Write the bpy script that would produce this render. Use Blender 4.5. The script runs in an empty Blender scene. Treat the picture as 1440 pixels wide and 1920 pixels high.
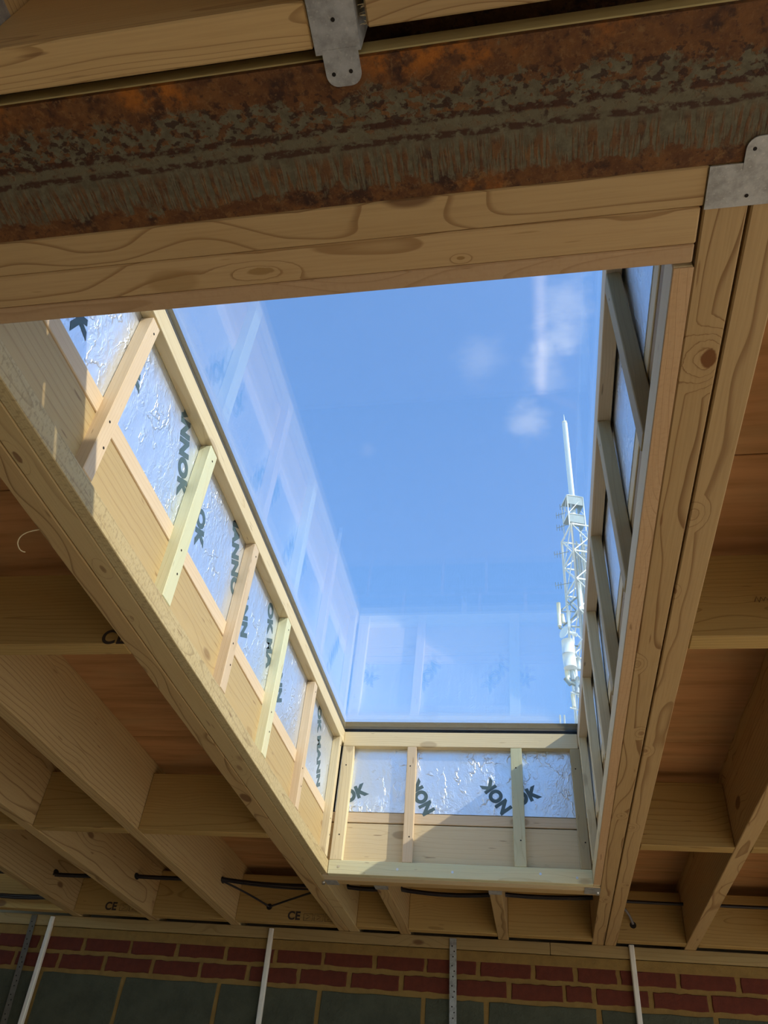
import bpy, bmesh, math, random
from mathutils import Matrix, Vector
random.seed(7)
S = bpy.context.scene
COL = S.collection

# ------------------------------------------------------------------ camera
ZO = 1.54                      # eye height above the slab; heights below are given from the eye
cd = bpy.data.cameras.new('camera'); cam = bpy.data.objects.new('camera', cd); COL.objects.link(cam)
R_, D_, F_ = (0.983957, 0.15640992, 0.08581698), (-0.03887924, 0.65745258, -0.7524922), (-0.17411784, 0.73708347, 0.65298617)
cam.matrix_world = Matrix(((R_[0], -D_[0], -F_[0], 0), (R_[1], -D_[1], -F_[1], 0), (R_[2], -D_[2], -F_[2], ZO), (0, 0, 0, 1)))
cd.sensor_fit = 'VERTICAL'; cd.sensor_height = 36; cd.lens = 1475.7 * 36 / 1920
cd.clip_start = .02; cd.clip_end = 2000
S.camera = cam
S.view_settings.view_transform = 'Standard'; S.view_settings.look = 'None'
S.view_settings.gamma = 1; S.view_settings.use_curve_mapping = False
S.view_settings.exposure = 0.0
SUN = Vector((1.382, -.627, 1.0)).normalized()
SUN_STRENGTH = 6.2
SKY_STRENGTH = .46

# ------------------------------------------------------------------ node helpers
class NT:
    def __init__(s, tree):
        s.t = tree; s.n = tree.nodes; s.l = tree.links
    def new(s, typ, **kw):
        n = s.n.new(typ)
        for k, v in kw.items():
            if k.startswith('i_'):
                key = k[2:]
                key = int(key) if key.isdigit() else key.replace('_', ' ')
                s.put(n.inputs[key], v)
            else: setattr(n, k, v)
        return n
    def put(s, inp, v):
        if isinstance(v, bpy.types.NodeSocket): s.l.new(v, inp)
        else: inp.default_value = v
    def m(s, op, a, b=None, c=None, clamp=False):
        n = s.n.new('ShaderNodeMath'); n.operation = op; n.use_clamp = clamp
        s.put(n.inputs[0], a)
        if b is not None: s.put(n.inputs[1], b)
        if c is not None: s.put(n.inputs[2], c)
        return n.outputs[0]
    def vm(s, op, a, b=None):
        n = s.n.new('ShaderNodeVectorMath'); n.operation = op
        s.put(n.inputs[0], a)
        if b is not None: s.put(n.inputs[1], b)
        return n.outputs['Value'] if op in ('DOT_PRODUCT', 'LENGTH', 'DISTANCE') else n.outputs[0]
    def mr(s, v, a, b, c=0., d=1., smooth=True):
        n = s.n.new('ShaderNodeMapRange'); n.interpolation_type = 'SMOOTHSTEP' if smooth else 'LINEAR'
        s.put(n.inputs[0], v)
        for i, x in enumerate((a, b, c, d)): s.put(n.inputs[i + 1], x)
        return n.outputs[0]
    def mix(s, f, a, b, mode='MIX'):
        n = s.n.new('ShaderNodeMix'); n.data_type = 'RGBA'; n.blend_type = mode; n.clamp_factor = True
        s.put(n.inputs[0], f)
        for i, x in ((6, a), (7, b)):
            if isinstance(x, tuple) and len(x) == 3: x = (*x, 1)
            s.put(n.inputs[i], x)
        return n.outputs[2]
    def comb(s, x, y, z):
        n = s.n.new('ShaderNodeCombineXYZ')
        for i, v in enumerate((x, y, z)): s.put(n.inputs[i], v)
        return n.outputs[0]
    def noise(s, vec, scale, detail=3, rough=.5, col=False):
        n = s.n.new('ShaderNodeTexNoise'); s.put(n.inputs['Vector'], vec)
        n.inputs['Scale'].default_value = scale; n.inputs['Detail'].default_value = detail; n.inputs['Roughness'].default_value = rough
        return n.outputs['Color' if col else 0]

# ------------------------------------------------------------------ sky and sun
w = bpy.data.worlds.new('sky'); S.world = w; w.use_nodes = True
nt = NT(w.node_tree); nt.n.clear()
sky = nt.new('ShaderNodeTexSky', sky_type='NISHITA')
sky.sun_disc = False; sky.sun_elevation = math.asin(SUN.z); sky.sun_rotation = math.atan2(SUN.x, SUN.y)
sky.altitude = 0; sky.air_density = 1.0; sky.dust_density = .35; sky.ozone_density = 1.6
dirv = nt.new('ShaderNodeTexCoord').outputs['Generated']
white_patch = None
def back(u, v):
    x, y = (u - 720) / 1475.7, (v - 960) / 1475.7
    return Vector([R_[i] * x + D_[i] * y + F_[i] for i in range(3)])
# a few small soft white patches painted into the sky colour
for (u, v, rad, a) in ((1066, 560, .034, .22), (1056, 612, .034, .30), (1058, 640, .020, .28), (1025, 655, .016, .30), (1000, 655, .010, .18), (1022, 695, .030, .20),
                       (988, 790, .028, .24), (898, 672, .030, .12), (690, 842, .010, .05)):
    d = back(u, v).normalized()
    nz = nt.noise(nt.vm('MULTIPLY', dirv, (1., 2.2, 1.4)), 22, 5, .65)
    dist = nt.vm('DISTANCE', nt.vm('NORMALIZE', dirv), tuple(d))
    dist = nt.m('ADD', dist, nt.m('MULTIPLY', nt.m('SUBTRACT', nz, .5), rad * 2.2))
    b = nt.m('MULTIPLY', nt.mr(dist, rad * 1.25, -rad * .1), a)
    white_patch = b if white_patch is None else nt.m('MAXIMUM', white_patch, b)
skyc = nt.mix(1., sky.outputs[0], (.73, .96, 1.17), 'MULTIPLY')
skyc = nt.mix(white_patch, skyc, (3.2, 3.3, 3.6))
bg = nt.new('ShaderNodeBackground', i_Color=skyc, i_Strength=SKY_STRENGTH)
out = nt.new('ShaderNodeOutputWorld'); nt.l.new(bg.outputs[0], out.inputs[0])
sd = bpy.data.lights.new('sun', 'SUN'); sd.energy = SUN_STRENGTH; sd.angle = math.radians(.55); sd.color = (1., .90, .74)
so = bpy.data.objects.new('sun', sd); COL.objects.link(so); so.location = (6, -3, 8); so.rotation_euler = SUN.to_track_quat('Z', 'Y').to_euler()

# ------------------------------------------------------------------ materials
def mat(name):
    m = bpy.data.materials.new(name); m.use_nodes = True
    t = NT(m.node_tree); t.n.clear()
    o = t.new('ShaderNodeOutputMaterial'); b = t.new('ShaderNodeBsdfPrincipled')
    t.l.new(b.outputs[0], o.inputs[0])
    return m, t, b, o
def bump(t, b, h, strength, dist):
    n = t.new('ShaderNodeBump', i_Height=h, i_Strength=strength, i_Distance=dist)
    t.l.new(n.outputs[0], b.inputs['Normal'])

def wood(name, light, dark, rings=120, contrast=.5, knots=1., knotcol=(.16, .075, .03), rough=.62, saw=0., stain=None, spots=(), warpamp=.07):
    m, t, b, o = mat(name)
    co = t.new('ShaderNodeTexCoord').outputs['Object']
    rnd = t.new('ShaderNodeObjectInfo').outputs['Random']
    r2 = t.m('FRACT', t.m('MULTIPLY', rnd, 17.31)); r3 = t.m('FRACT', t.m('MULTIPLY', rnd, 57.77))
    sx = t.new('ShaderNodeSeparateXYZ'); t.l.new(co, sx.inputs[0])
    l, u, v = sx.outputs
    off = t.comb(t.m('MULTIPLY', rnd, 31.), t.m('MULTIPLY', r2, 13.), t.m('MULTIPLY', r3, 9.))
    lo = t.m('ADD', l, t.m('MULTIPLY', rnd, 31.))
    warp = t.noise(t.vm('ADD', t.comb(t.m('MULTIPLY', l, .9), t.m('MULTIPLY', u, 4.), t.m('MULTIPLY', v, 4.)), off), 1., 3, .5)
    tilt = t.m('ADD', t.m('MULTIPLY', u, t.m('ADD', .25, t.m('MULTIPLY', r3, .5))), t.m('MULTIPLY', v, .12))
    # knots
    vo = t.new('ShaderNodeTexVoronoi', feature='F1'); vo.inputs['Scale'].default_value = 1.
    t.l.new(t.vm('ADD', t.comb(t.m('MULTIPLY', l, 3.0), t.m('MULTIPLY', u, 6.), t.m('MULTIPLY', v, 7.)), off), vo.inputs['Vector'])
    dk = vo.outputs['Distance']
    kd = t.mr(dk, .42, .05, 0., .030)
    km = t.m('MULTIPLY', t.mr(dk, .125, .085), knots)
    du = t.m('ADD', u, t.m('MULTIPLY', t.m('SUBTRACT', r2, .5), .10)); dv = t.m('ADD', v, t.m('MULTIPLY', t.m('SUBTRACT', r3, .5), .16))
    rr = t.m('SQRT', t.m('ADD', t.m('MULTIPLY', du, du), t.m('MULTIPLY', dv, dv)))
    rr = t.m('ADD', t.m('ADD', t.m('ADD', rr, tilt), t.m('MULTIPLY', warp, warpamp)), t.m('MULTIPLY', kd, t.m('MULTIPLY', knots, .6)))
    sm = None
    for (l0, u0, rad, asp, core) in spots:          # knots that can be seen on this timber
        a_ = t.m('DIVIDE', t.m('SUBTRACT', l, l0), asp); b_ = t.m('SUBTRACT', u, u0)
        dd = t.m('ADD', t.m('SQRT', t.m('ADD', t.m('MULTIPLY', a_, a_), t.m('MULTIPLY', b_, b_))), t.m('MULTIPLY', t.m('SUBTRACT', t.noise(co, 60., 3, .6), .5), rad * .6))
        rr = t.m('ADD', rr, t.mr(dd, rad * 4.2, 0., 0., rad * 3.4))
        q = t.m('MULTIPLY', t.mr(dd, rad, rad * .75), core); sm = q if sm is None else t.m('MAXIMUM', sm, q)
    s = t.m('FRACT', t.m('MULTIPLY', rr, rings))
    late = t.m('ADD', t.m('MULTIPLY', t.mr(s, .80, .96), t.mr(s, 1., .975)), t.m('MULTIPLY', t.m('MULTIPLY', t.mr(s, .3, .95), t.mr(s, 1., .96)), .10))
    fine = t.noise(t.vm('ADD', t.comb(t.m('MULTIPLY', l, 9.), t.m('MULTIPLY', u, 300.), t.m('MULTIPLY', v, 300.)), off), 1., 2, .5)
    big = t.noise(t.vm('ADD', t.comb(t.m('MULTIPLY', l, 1.6), t.m('MULTIPLY', u, 9.), t.m('MULTIPLY', v, 9.)), off), 1.3, 3, .55)
    c = t.mix(t.m('MULTIPLY', late, contrast), light, dark)
    c = t.mix(t.m('MULTIPLY', t.mr(fine, .35, .75), .16), c, dark)
    c = t.mix(t.m('MULTIPLY', t.mr(big, .45, .8), .35), c, tuple(x * y for x, y in zip(light, (.86, .76, .62))))
    if stain: c = t.mix(t.m('MULTIPLY', t.mr(t.noise(t.vm('ADD', t.comb(t.m('MULTIPLY', l, 2.5), t.m('MULTIPLY', u, 12.), t.m('MULTIPLY', v, 12.)), off), 1., 4, .6), .42, .62), .75), c, stain)
    c = t.mix(t.m('MULTIPLY', km, .85), c, knotcol)
    if spots: c = t.mix(sm, c, knotcol)
    # short dark resin flecks
    fl = t.noise(t.vm('ADD', t.comb(t.m('MULTIPLY', l, 14.), t.m('MULTIPLY', u, 120.), t.m('MULTIPLY', v, 120.)), off), 1., 1, .5)
    c = t.mix(t.m('MULTIPLY', t.mr(fl, .735, .80), .55), c, knotcol)
    val = t.m('ADD', .88, t.m('MULTIPLY', r3, .24))
    c = t.mix(1., c, t.comb(val, val, val), 'MULTIPLY')
    t.l.new(c, b.inputs['Base Color']); b.inputs['Roughness'].default_value = rough
    b.inputs['Specular IOR Level'].default_value = .25
    h = t.m('ADD', t.m('MULTIPLY', fine, .5), t.m('MULTIPLY', late, .35))
    if saw:
        sw = t.noise(t.comb(t.m('MULTIPLY', lo, 160.), t.m('MULTIPLY', u, 90.), t.m('MULTIPLY', v, 90.)), 1., 3, .6)
        h = t.m('ADD', h, t.m('MULTIPLY', sw, saw))
        c2 = t.mix(t.m('MULTIPLY', t.mr(sw, .48, .66), .32 * saw, None, True), c, dark); t.l.new(c2, b.inputs['Base Color'])
    bump(t, b, h, .35, .0012)
    return m
M = {}
M['joist'] = wood('joist_pine', (.50, .345, .155), (.20, .105, .035), 75, .66)
M['joist_warm'] = wood('joist_pine_warm', (.52, .35, .160), (.22, .105, .035), 105, .62)
M['joist_fine'] = wood('joist_pine_fine', (.53, .395, .190), (.30, .185, .075), 80, .36, knots=.6, spots=((1.104 - 2.129, -.0015, .006, 2.2, .5), (1.272 - 2.129, .010, .0045, 2., .45), (2.021 - 2.129, .004, .008, 2.4, .5), (.80 - 2.129, .012, .006, 2.5, .8)))
M['joist_r1'] = wood('joist_pine_knotty', (.52, .35, .160), (.22, .105, .035), 120, .72, knots=.0, knotcol=(.20, .08, .022), spots=((.693 - 2.1305, -.011, .0115, 1.5, 1.), (1.469 - 2.1305, .016, .006, 1.8, .25), (1.783 - 2.1305, -.016, .006, 1.6, .5), (2.30 - 2.1305, -.004, .005, 1.6, .2), (3.1 - 2.1305, .0, .006, 2., .5)))
M['joist_r2'] = wood('joist_pine_flat', (.52, .35, .160), (.22, .105, .035), 95, .60, knots=.0, knotcol=(.20, .085, .028), spots=((1.006 - 2.1305, .016, .007, 1.7, .15), (1.218 - 2.1305, .024, .005, 1.6, .6), (1.877 - 2.1305, .018, .006, 1.6, .5), (2.388 - 2.1305, .008, .006, 1.6, .2), (2.925 - 2.1305, -.012, .006, 1.6, .5)))
M['joist_h2'] = wood('header_pine', (.52, .35, .165), (.24, .12, .04), 105, .60, knots=.5, knotcol=(.30, .17, .055), spots=((-.313 + .284, .004, .0058, 3.4, .75), (-.062 + .284, .012, .003, 2., .9)))
M['joist_dense'] = wood('dense_pine', (.52, .345, .150), (.24, .13, .045), 260, .60, knots=.5, warpamp=.05)
M['noggin'] = wood('noggin_pine', (.43, .28, .095), (.22, .12, .035), 90, .5, knots=1.)
M['cls'] = wood('batten_pine', (.74, .62, .38), (.55, .42, .22), 110, .42, knots=.4)
M['cls_pink'] = wood('batten_pine_pink', (.74, .58, .38), (.58, .42, .24), 110, .4, knots=.4)
M['green'] = wood('treated_batten', (.70, .66, .42), (.52, .46, .25), 120, .45, knots=.5, stain=(.63, .64, .41))
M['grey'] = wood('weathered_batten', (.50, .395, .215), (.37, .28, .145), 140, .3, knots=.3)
M['sawn'] = wood('sawn_plate', (.56, .45, .235), (.30, .215, .10), 150, .5, knots=.5, saw=1.6)
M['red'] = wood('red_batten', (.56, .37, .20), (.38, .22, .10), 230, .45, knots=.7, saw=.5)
M['face'] = wood('planed_board', (.76, .62, .38), (.60, .44, .24), 70, .35, knots=.5)
M['plate'] = wood('wall_plate_pine', (.40, .275, .115), (.27, .17, .065), 90, .5)
M['dull'] = wood('packer_pine', (.66, .54, .24), (.5, .38, .16), 90, .3)

def simple(name, col, rough=.6, metal=0., spec=.4, nscale=0, namp=.3, bstr=0., bscale=200, bdist=.001):
    m, t, b, o = mat(name)
    co = t.new('ShaderNodeTexCoord').outputs['Object']
    if nscale:
        n = t.noise(co, nscale, 5, .6)
        c = t.mix(t.m('MULTIPLY', t.mr(n, .3, .75), namp), col, tuple(x * .45 for x in col))
        t.l.new(c, b.inputs['Base Color'])
    else: b.inputs['Base Color'].default_value = (*col, 1)
    b.inputs['Roughness'].default_value = rough; b.inputs['Metallic'].default_value = metal; b.inputs['Specular IOR Level'].default_value = spec
    if bstr: bump(t, b, t.noise(co, bscale, 4, .6), bstr, bdist)
    return m
M['brick'] = simple('red_brick', (.130, .024, .009), .85, nscale=30, namp=.5, bstr=.8, bscale=120, bdist=.003)
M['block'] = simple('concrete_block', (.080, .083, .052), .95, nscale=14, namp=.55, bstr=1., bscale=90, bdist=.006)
M['mortar'] = simple('mortar', (.28, .165, .045), .95, nscale=25, namp=.35, bstr=.8, bscale=150, bdist=.003)
M['concrete'] = simple('dusty_screed', (.74, .61, .43), .8, nscale=3, namp=.2, bstr=.3, bscale=40)
M['paving'] = simple('paving', (.64, .57, .45), .9, nscale=2, namp=.2)
M['plaster'] = simple('block_wall_face', (.36, .30, .21), .9, nscale=8, namp=.3)
M['pvc'] = simple('white_plastic', (.78, .72, .62), .4)
M['cable'] = simple('black_cable', (.018, .014, .016), .45)
M['cable_grey'] = simple('grey_cable', (.16, .15, .15), .45)
M['dark'] = simple('dark_hole', (.012, .008, .005), .9)
M['ink'] = simple('printed_ink', (.045, .030, .022), .8)
M['ink_faint'] = simple('faint_ink', (.20, .12, .055), .8)
M['inkgreen'] = simple('foil_print', (.085, .14, .155), .5)
M['gasket'] = simple('black_gasket', (.02, .022, .025), .5)
M['felt'] = simple('roof_membrane', (.10, .10, .10), .9)
M['paint'] = simple('white_paint', (.80, .82, .80), .5)
M['cream'] = simple('cream_plastic', (.80, .76, .60), .5)
M['zinc'] = simple('mast_steel', (.52, .58, .60), .5, metal=.3)
M['screen'] = simple('mast_panel', (.30, .36, .37), .6, metal=.2)
M['screw'] = simple('screw_steel', (.75, .76, .74), .3, metal=.9)

def deck_mat():
    m, t, b, o = mat('plywood_deck')
    co = t.new('ShaderNodeTexCoord').outputs['Object']
    n1 = t.noise(t.vm('MULTIPLY', co, (1.2, 14., 3.)), 1.6, 5, .62)
    n2 = t.noise(t.vm('MULTIPLY', co, (1., 2.2, 1.)), 2.6, 4, .6)
    n3 = t.noise(t.vm('MULTIPLY', co, (3., 40., 3.)), 2., 3, .6)
    c = t.mix(t.mr(n1, .35, .7), (.52, .265, .110), (.36, .18, .065))
    c = t.mix(t.m('MULTIPLY', t.mr(n2, .45, .7), .6), c, (.46, .29, .13))
    c = t.mix(t.m('MULTIPLY', t.mr(n3, .6, .8), .45), c, (.22, .105, .045))
    t.l.new(c, b.inputs['Base Color']); b.inputs['Roughness'].default_value = .7; b.inputs['Specular IOR Level'].default_value = .2
    return m
M['deck'] = deck_mat()

def foil_mat():
    m, t, b, o = mat('foil_facing')
    co = t.new('ShaderNodeTexCoord').outputs['Object']
    rnd = t.new('ShaderNodeObjectInfo').outputs['Random']
    p = t.vm('ADD', co, t.comb(t.m('MULTIPLY', rnd, 9.), t.m('MULTIPLY', rnd, 5.), t.m('MULTIPLY', rnd, 3.)))
    wv = t.vm('ADD', p, t.vm('MULTIPLY', t.noise(p, 14., 3, .6, col=True), (.09, .09, .09)))
    v1 = t.new('ShaderNodeTexVoronoi', feature='DISTANCE_TO_EDGE'); v1.inputs['Scale'].default_value = 17.
    t.l.new(t.vm('MULTIPLY', wv, (1., 1., .45)), v1.inputs['Vector'])
    ridge = t.mr(v1.outputs['Distance'], .05, 0.)
    sel = t.mr(t.noise(p, 12., 3, .6), .45, .60)
    n0 = t.noise(t.vm('MULTIPLY', wv, (1., 1., .32)), 48., 3, .6)
    cr = t.m('SUBTRACT', 1., t.m('ABSOLUTE', t.m('MULTIPLY', t.m('SUBTRACT', n0, .5), 5.)), clamp=True)
    n1 = t.noise(p, 75., 3, .6); n2 = t.noise(t.vm('MULTIPLY', p, (1., 1., .5)), 9., 3, .6)
    h = t.m('ADD', t.m('ADD', t.m('MULTIPLY', t.m('MULTIPLY', ridge, sel), .55), t.m('MULTIPLY', n1, .30)), t.m('ADD', t.m('MULTIPLY', n2, 1.1), t.m('MULTIPLY', t.m('MULTIPLY', cr, t.mr(n2, .4, .65)), .45)))
    b.inputs['Base Color'].default_value = (.80, .85, .90, 1)
    b.inputs['Metallic'].default_value = .80; b.inputs['Roughness'].default_value = .38
    bump(t, b, h, .62, .005)
    return m
M['foil'] = foil_mat()
M['foam'] = simple('foam_core', (.72, .62, .40), .9)

def steel_mat():
    m, t, b, o = mat('rusty_steel')
    co = t.new('ShaderNodeTexCoord').outputs['Object']
    sx = t.new('ShaderNodeSeparateXYZ'); t.l.new(co, sx.inputs[0]); x, y, z = sx.outputs
    wob = t.noise(co, 9., 4, .6)
    yy = t.m('ADD', y, t.m('MULTIPLY', t.m('SUBTRACT', wob, .5), .035))
    n1 = t.noise(co, 38., 6, .68); n2 = t.noise(co, 85., 5, .65); n3 = t.noise(co, 6., 4, .6); n4 = t.noise(t.vm('MULTIPLY', co, (3., .35, 1.)), 60., 4, .6)
    scale_c = t.mix(t.mr(n2, .3, .7), (.150, .130, .078), (.092, .078, .044))
    rust = t.mix(t.mr(n1, .35, .65), (.098, .038, .012), (.165, .068, .018))
    rust = t.mix(t.mr(t.noise(co, 24., 5, .6), .52, .66), rust, (.040, .016, .008))
    tan = t.m('MULTIPLY', t.mr(t.noise(t.vm('ADD', co, t.vm('MULTIPLY', t.noise(co, 40., 3, .6, col=True), (.03, .03, .03))), 75., 5, .7), .55, .66), t.mr(n3, .35, .55))
    rust = t.mix(t.m('MULTIPLY', tan, .8), rust, (.20, .105, .035))
    # mill scale survives in the middle of the flange, rust eats in from both edges
    near = t.mr(yy, -.062, -.012)          # 0 at the near edge
    far = t.mr(yy, .078, .036)
    cen = t.m('MULTIPLY', near, far)
    thr = t.m('ADD', t.m('ADD', t.m('MULTIPLY', cen, .85), t.m('MULTIPLY', t.m('SUBTRACT', n1, .5), 1.9)), t.m('MULTIPLY', t.m('SUBTRACT', n3, .5), 1.3))
    spots = t.noise(t.vm('MULTIPLY', co, (.7, 1., 1.)), 95., 4, .6)
    pit = t.m('MULTIPLY', t.mr(spots, .50, .56), t.mr(y, .016, -.004))
    k = t.mr(thr, .30, .50)
    k = t.m('MULTIPLY', k, t.m('SUBTRACT', 1., t.m('MULTIPLY', pit, .9)))
    streak = t.m('MULTIPLY', t.mr(n4, .44, .58), t.mr(y, .010, .030))
    k = t.m('MULTIPLY', k, t.m('SUBTRACT', 1., t.m('MULTIPLY', streak, .85)))
    c = t.mix(k, rust, scale_c)
    pock = t.m('MULTIPLY', t.mr(t.noise(t.vm('MULTIPLY', co, (.75, 1., 1.)), 120., 3, .5), .545, .60), t.m('MULTIPLY', t.mr(yy, -.058, -.040), t.mr(y, .012, .000)))
    c = t.mix(t.m('MULTIPLY', pock, .85), c, (.038, .015, .008))
    grit = t.mr(t.noise(co, 150., 4, .65), .54, .66)
    c = t.mix(t.m('MULTIPLY', t.m('MULTIPLY', grit, t.m('SUBTRACT', 1., k)), .45), c, (.21, .11, .04))
    grit2 = t.mr(t.noise(t.vm('ADD', co, (3., 1., 2.)), 110., 4, .65), .55, .66)
    c = t.mix(t.m('MULTIPLY', t.m('MULTIPLY', grit2, t.m('SUBTRACT', 1., k)), .7), c, (.040, .016, .009))
    # rolled seams along the flange
    for yc, wd in ((.010, .0040), (-.008, .0034)):
        d = t.m('ABSOLUTE', t.m('SUBTRACT', t.m('ADD', y, t.m('MULTIPLY', t.m('SUBTRACT', n1, .5), .010)), yc))
        c = t.mix(t.m('MULTIPLY', t.m('MULTIPLY', t.mr(d, wd * 1.3, wd * .7), t.mr(spots, .42, .52)), .9), c, (.050, .018, .008))
    d = t.m('ABSOLUTE', t.m('SUBTRACT', t.m('ADD', y, t.m('MULTIPLY', t.m('SUBTRACT', n1, .5), .006)), .001))
    c = t.mix(t.m('MULTIPLY', t.m('MULTIPLY', t.mr(d, .007, .003), t.mr(n2, .38, .5)), .8), c, (.135, .115, .066))
    # fresh orange bloom near the edges
    edge = t.mr(t.m('ABSOLUTE', y), .045, .068)
    org = t.m('MULTIPLY', t.m('MULTIPLY', edge, t.mr(n3, .54, .64)), t.mr(n1, .40, .60))
    c = t.mix(t.m('MULTIPLY', org, .95), c, (.36, .115, .012))
    t.l.new(c, b.inputs['Base Color']); b.inputs['Roughness'].default_value = .72; b.inputs['Specular IOR Level'].default_value = .3
    bump(t, b, t.m('ADD', n2, t.m('MULTIPLY', k, -.5)), .5, .0015)
    return m
M['steel'] = steel_mat()

def galv_mat():
    m, t, b, o = mat('galvanised_steel')
    co = t.new('ShaderNodeTexCoord').outputs['Object']
    n = t.noise(co, 45., 5, .65); n2 = t.noise(co, 260., 2, .5)
    c = t.mix(t.mr(n, .35, .7), (.44, .44, .42), (.27, .265, .245))
    c = t.mix(t.m('MULTIPLY', t.mr(n2, .60, .7), .35), c, (.62, .60, .54))
    t.l.new(c, b.inputs['Base Color']); b.inputs['Metallic'].default_value = .35; b.inputs['Roughness'].default_value = .55
    bump(t, b, n, .25, .001)
    return m
M['galv'] = galv_mat()
M['galv_shaded'] = simple('shaded_strap', (.15, .13, .10), .7, metal=.2, nscale=40, namp=.4)  # shade on the left strap painted in as a darker colour

def glass_mat():
    m = bpy.data.materials.new('clear_glass'); m.use_nodes = True
    t = NT(m.node_tree); t.n.clear()
    o = t.new('ShaderNodeOutputMaterial')
    bf = t.new('ShaderNodeNewGeometry').outputs['Backfacing']
    ior = t.m('ADD', t.m('MULTIPLY', t.m('SUBTRACT', 1., bf), 1.88), t.m('MULTIPLY', bf, 1 / 1.88))
    fr = t.new('ShaderNodeFresnel', i_IOR=ior).outputs[0]
    tr = t.new('ShaderNodeBsdfTransparent', i_Color=(.985, .992, .99, 1)); gl = t.new('ShaderNodeBsdfGlossy', i_Color=(1, 1, 1, 1), i_Roughness=.004)
    mx = t.new('ShaderNodeMixShader', i_0=fr); t.l.new(tr.outputs[0], mx.inputs[1]); t.l.new(gl.outputs[0], mx.inputs[2])
    t.l.new(mx.outputs[0], o.inputs[0])
    return m
M['glass'] = glass_mat()
m, t, b, o = mat('black_glass_border'); b.inputs['Base Color'].default_value = (.012, .014, .018, 1); b.inputs['Roughness'].default_value = .03; b.inputs['IOR'].default_value = 2.3
M['frit'] = m

# ------------------------------------------------------------------ object helpers
def tag(o, label=None, cat=None, group=None, kind=None):
    if label: o['label'] = label
    if cat: o['category'] = cat
    if group: o['group'] = group
    if kind: o['kind'] = kind
    return o
def link(name, me, m=None, parent=None, loc=(0, 0, 0), rot=None):
    o = bpy.data.objects.new(name, me); COL.objects.link(o)
    if m is not None and me is not None and not me.materials: me.materials.append(M[m] if isinstance(m, str) else m)
    mw = Matrix.Translation(Vector(loc)) @ (rot.to_4x4() if rot else Matrix())
    if parent is not None:
        o.parent = parent; mw = parent['_mw_inv_'] @ mw if False else PINV[parent.name] @ mw
    o.matrix_local = mw if parent is not None else mw
    if parent is None: o.matrix_world = mw
    PINV[o.name] = (mw if parent is None else (PWM[parent.name] @ mw)).inverted()
    PWM[o.name] = PINV[o.name].inverted()
    return o
PINV, PWM = {}, {}
def empty(name, loc):
    o = bpy.data.objects.new(name, None); COL.objects.link(o); o.location = (loc[0], loc[1], loc[2] + ZO); o.empty_display_size = .1
    PWM[o.name] = Matrix.Translation(o.location); PINV[o.name] = PWM[o.name].inverted()
    return o
def box_mesh(name, a, b, c, ch=.0015):
    bm = bmesh.new(); bmesh.ops.create_cube(bm, size=1)
    for v in bm.verts: v.co = Vector((v.co.x * a, v.co.y * b, v.co.z * c))
    if ch: bmesh.ops.bevel(bm, geom=list(bm.edges), offset=min(ch, .3 * min(a, b, c)), segments=1, affect='EDGES')
    me = bpy.data.meshes.new(name); bm.to_mesh(me); bm.free(); return me
RX = {'x': Matrix.Identity(3), 'y': Matrix(((0, -1, 0), (1, 0, 0), (0, 0, 1))), 'z': Matrix(((0, 0, -1), (0, 1, 0), (1, 0, 0)))}
def bar(name, m, x, y, z, axis='x', parent=None, ch=.0015):
    """a squared timber between world limits; its grain runs along axis"""
    d = (x[1] - x[0], y[1] - y[0], z[1] - z[0]); c = ((x[0] + x[1]) / 2, (y[0] + y[1]) / 2, (z[0] + z[1]) / 2 + ZO)
    dims = {'x': d, 'y': (d[1], d[0], d[2]), 'z': (d[2], d[1], d[0])}[axis]
    return link(name, box_mesh(name, *dims, ch), m, parent, c, RX[axis])
def bar2(name, m, p0, p1, wy, dx, parent=None, ch=.0015):
    """an upright that may lean: p0 foot centre, p1 head centre"""
    p0 = Vector(p0); p1 = Vector(p1); d = p1 - p0; L = d.length; e0 = d.normalized(); e1 = Vector((0, 1, 0)); e1 = (e1 - e0 * e1.dot(e0)).normalized(); e2 = e0.cross(e1)
    rot = Matrix((e0, e1, e2)).transposed(); c = (p0 + p1) / 2; c.z += ZO
    return link(name, box_mesh(name, L, wy, dx, ch), m, parent, c, rot)
def mesh_obj(name, bm, m, parent=None, loc=(0, 0, 0)):
    me = bpy.data.meshes.new(name); bm.to_mesh(me); bm.free()
    return link(name, me, m, parent, (loc[0], loc[1], loc[2] + ZO))
def add_box(bm, x, y, z):
    r = bmesh.ops.create_cube(bm, size=1)
    for v in r['verts']: v.co = Vector(((x[0] + x[1]) / 2 + v.co.x * (x[1] - x[0]), (y[0] + y[1]) / 2 + v.co.y * (y[1] - y[0]), (z[0] + z[1]) / 2 + v.co.z * (z[1] - z[0])))
def add_tube(bm, pts, r, n=8, caps=True, r1=None):
    pts = [Vector(p) for p in pts]; rings = []
    for i, p in enumerate(pts):
        d = (pts[min(i + 1, len(pts) - 1)] - pts[max(i - 1, 0)]).normalized()
        a = d.cross(Vector((0, 0, 1)));  a = a.normalized() if a.length > 1e-4 else Vector((1, 0, 0))
        b_ = d.cross(a); rad = r if r1 is None else r + (r1 - r) * i / (len(pts) - 1)
        rings.append([bm.verts.new(p + (a * math.cos(2 * math.pi * k / n) + b_ * math.sin(2 * math.pi * k / n)) * rad) for k in range(n)])
    for i in range(len(rings) - 1):
        for k in range(n):
            f = bm.faces.new((rings[i][k], rings[i][(k + 1) % n], rings[i + 1][(k + 1) % n], rings[i + 1][k])); f.smooth = True
    if caps:
        bm.faces.new(rings[0]); bm.faces.new(rings[-1][::-1])
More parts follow.
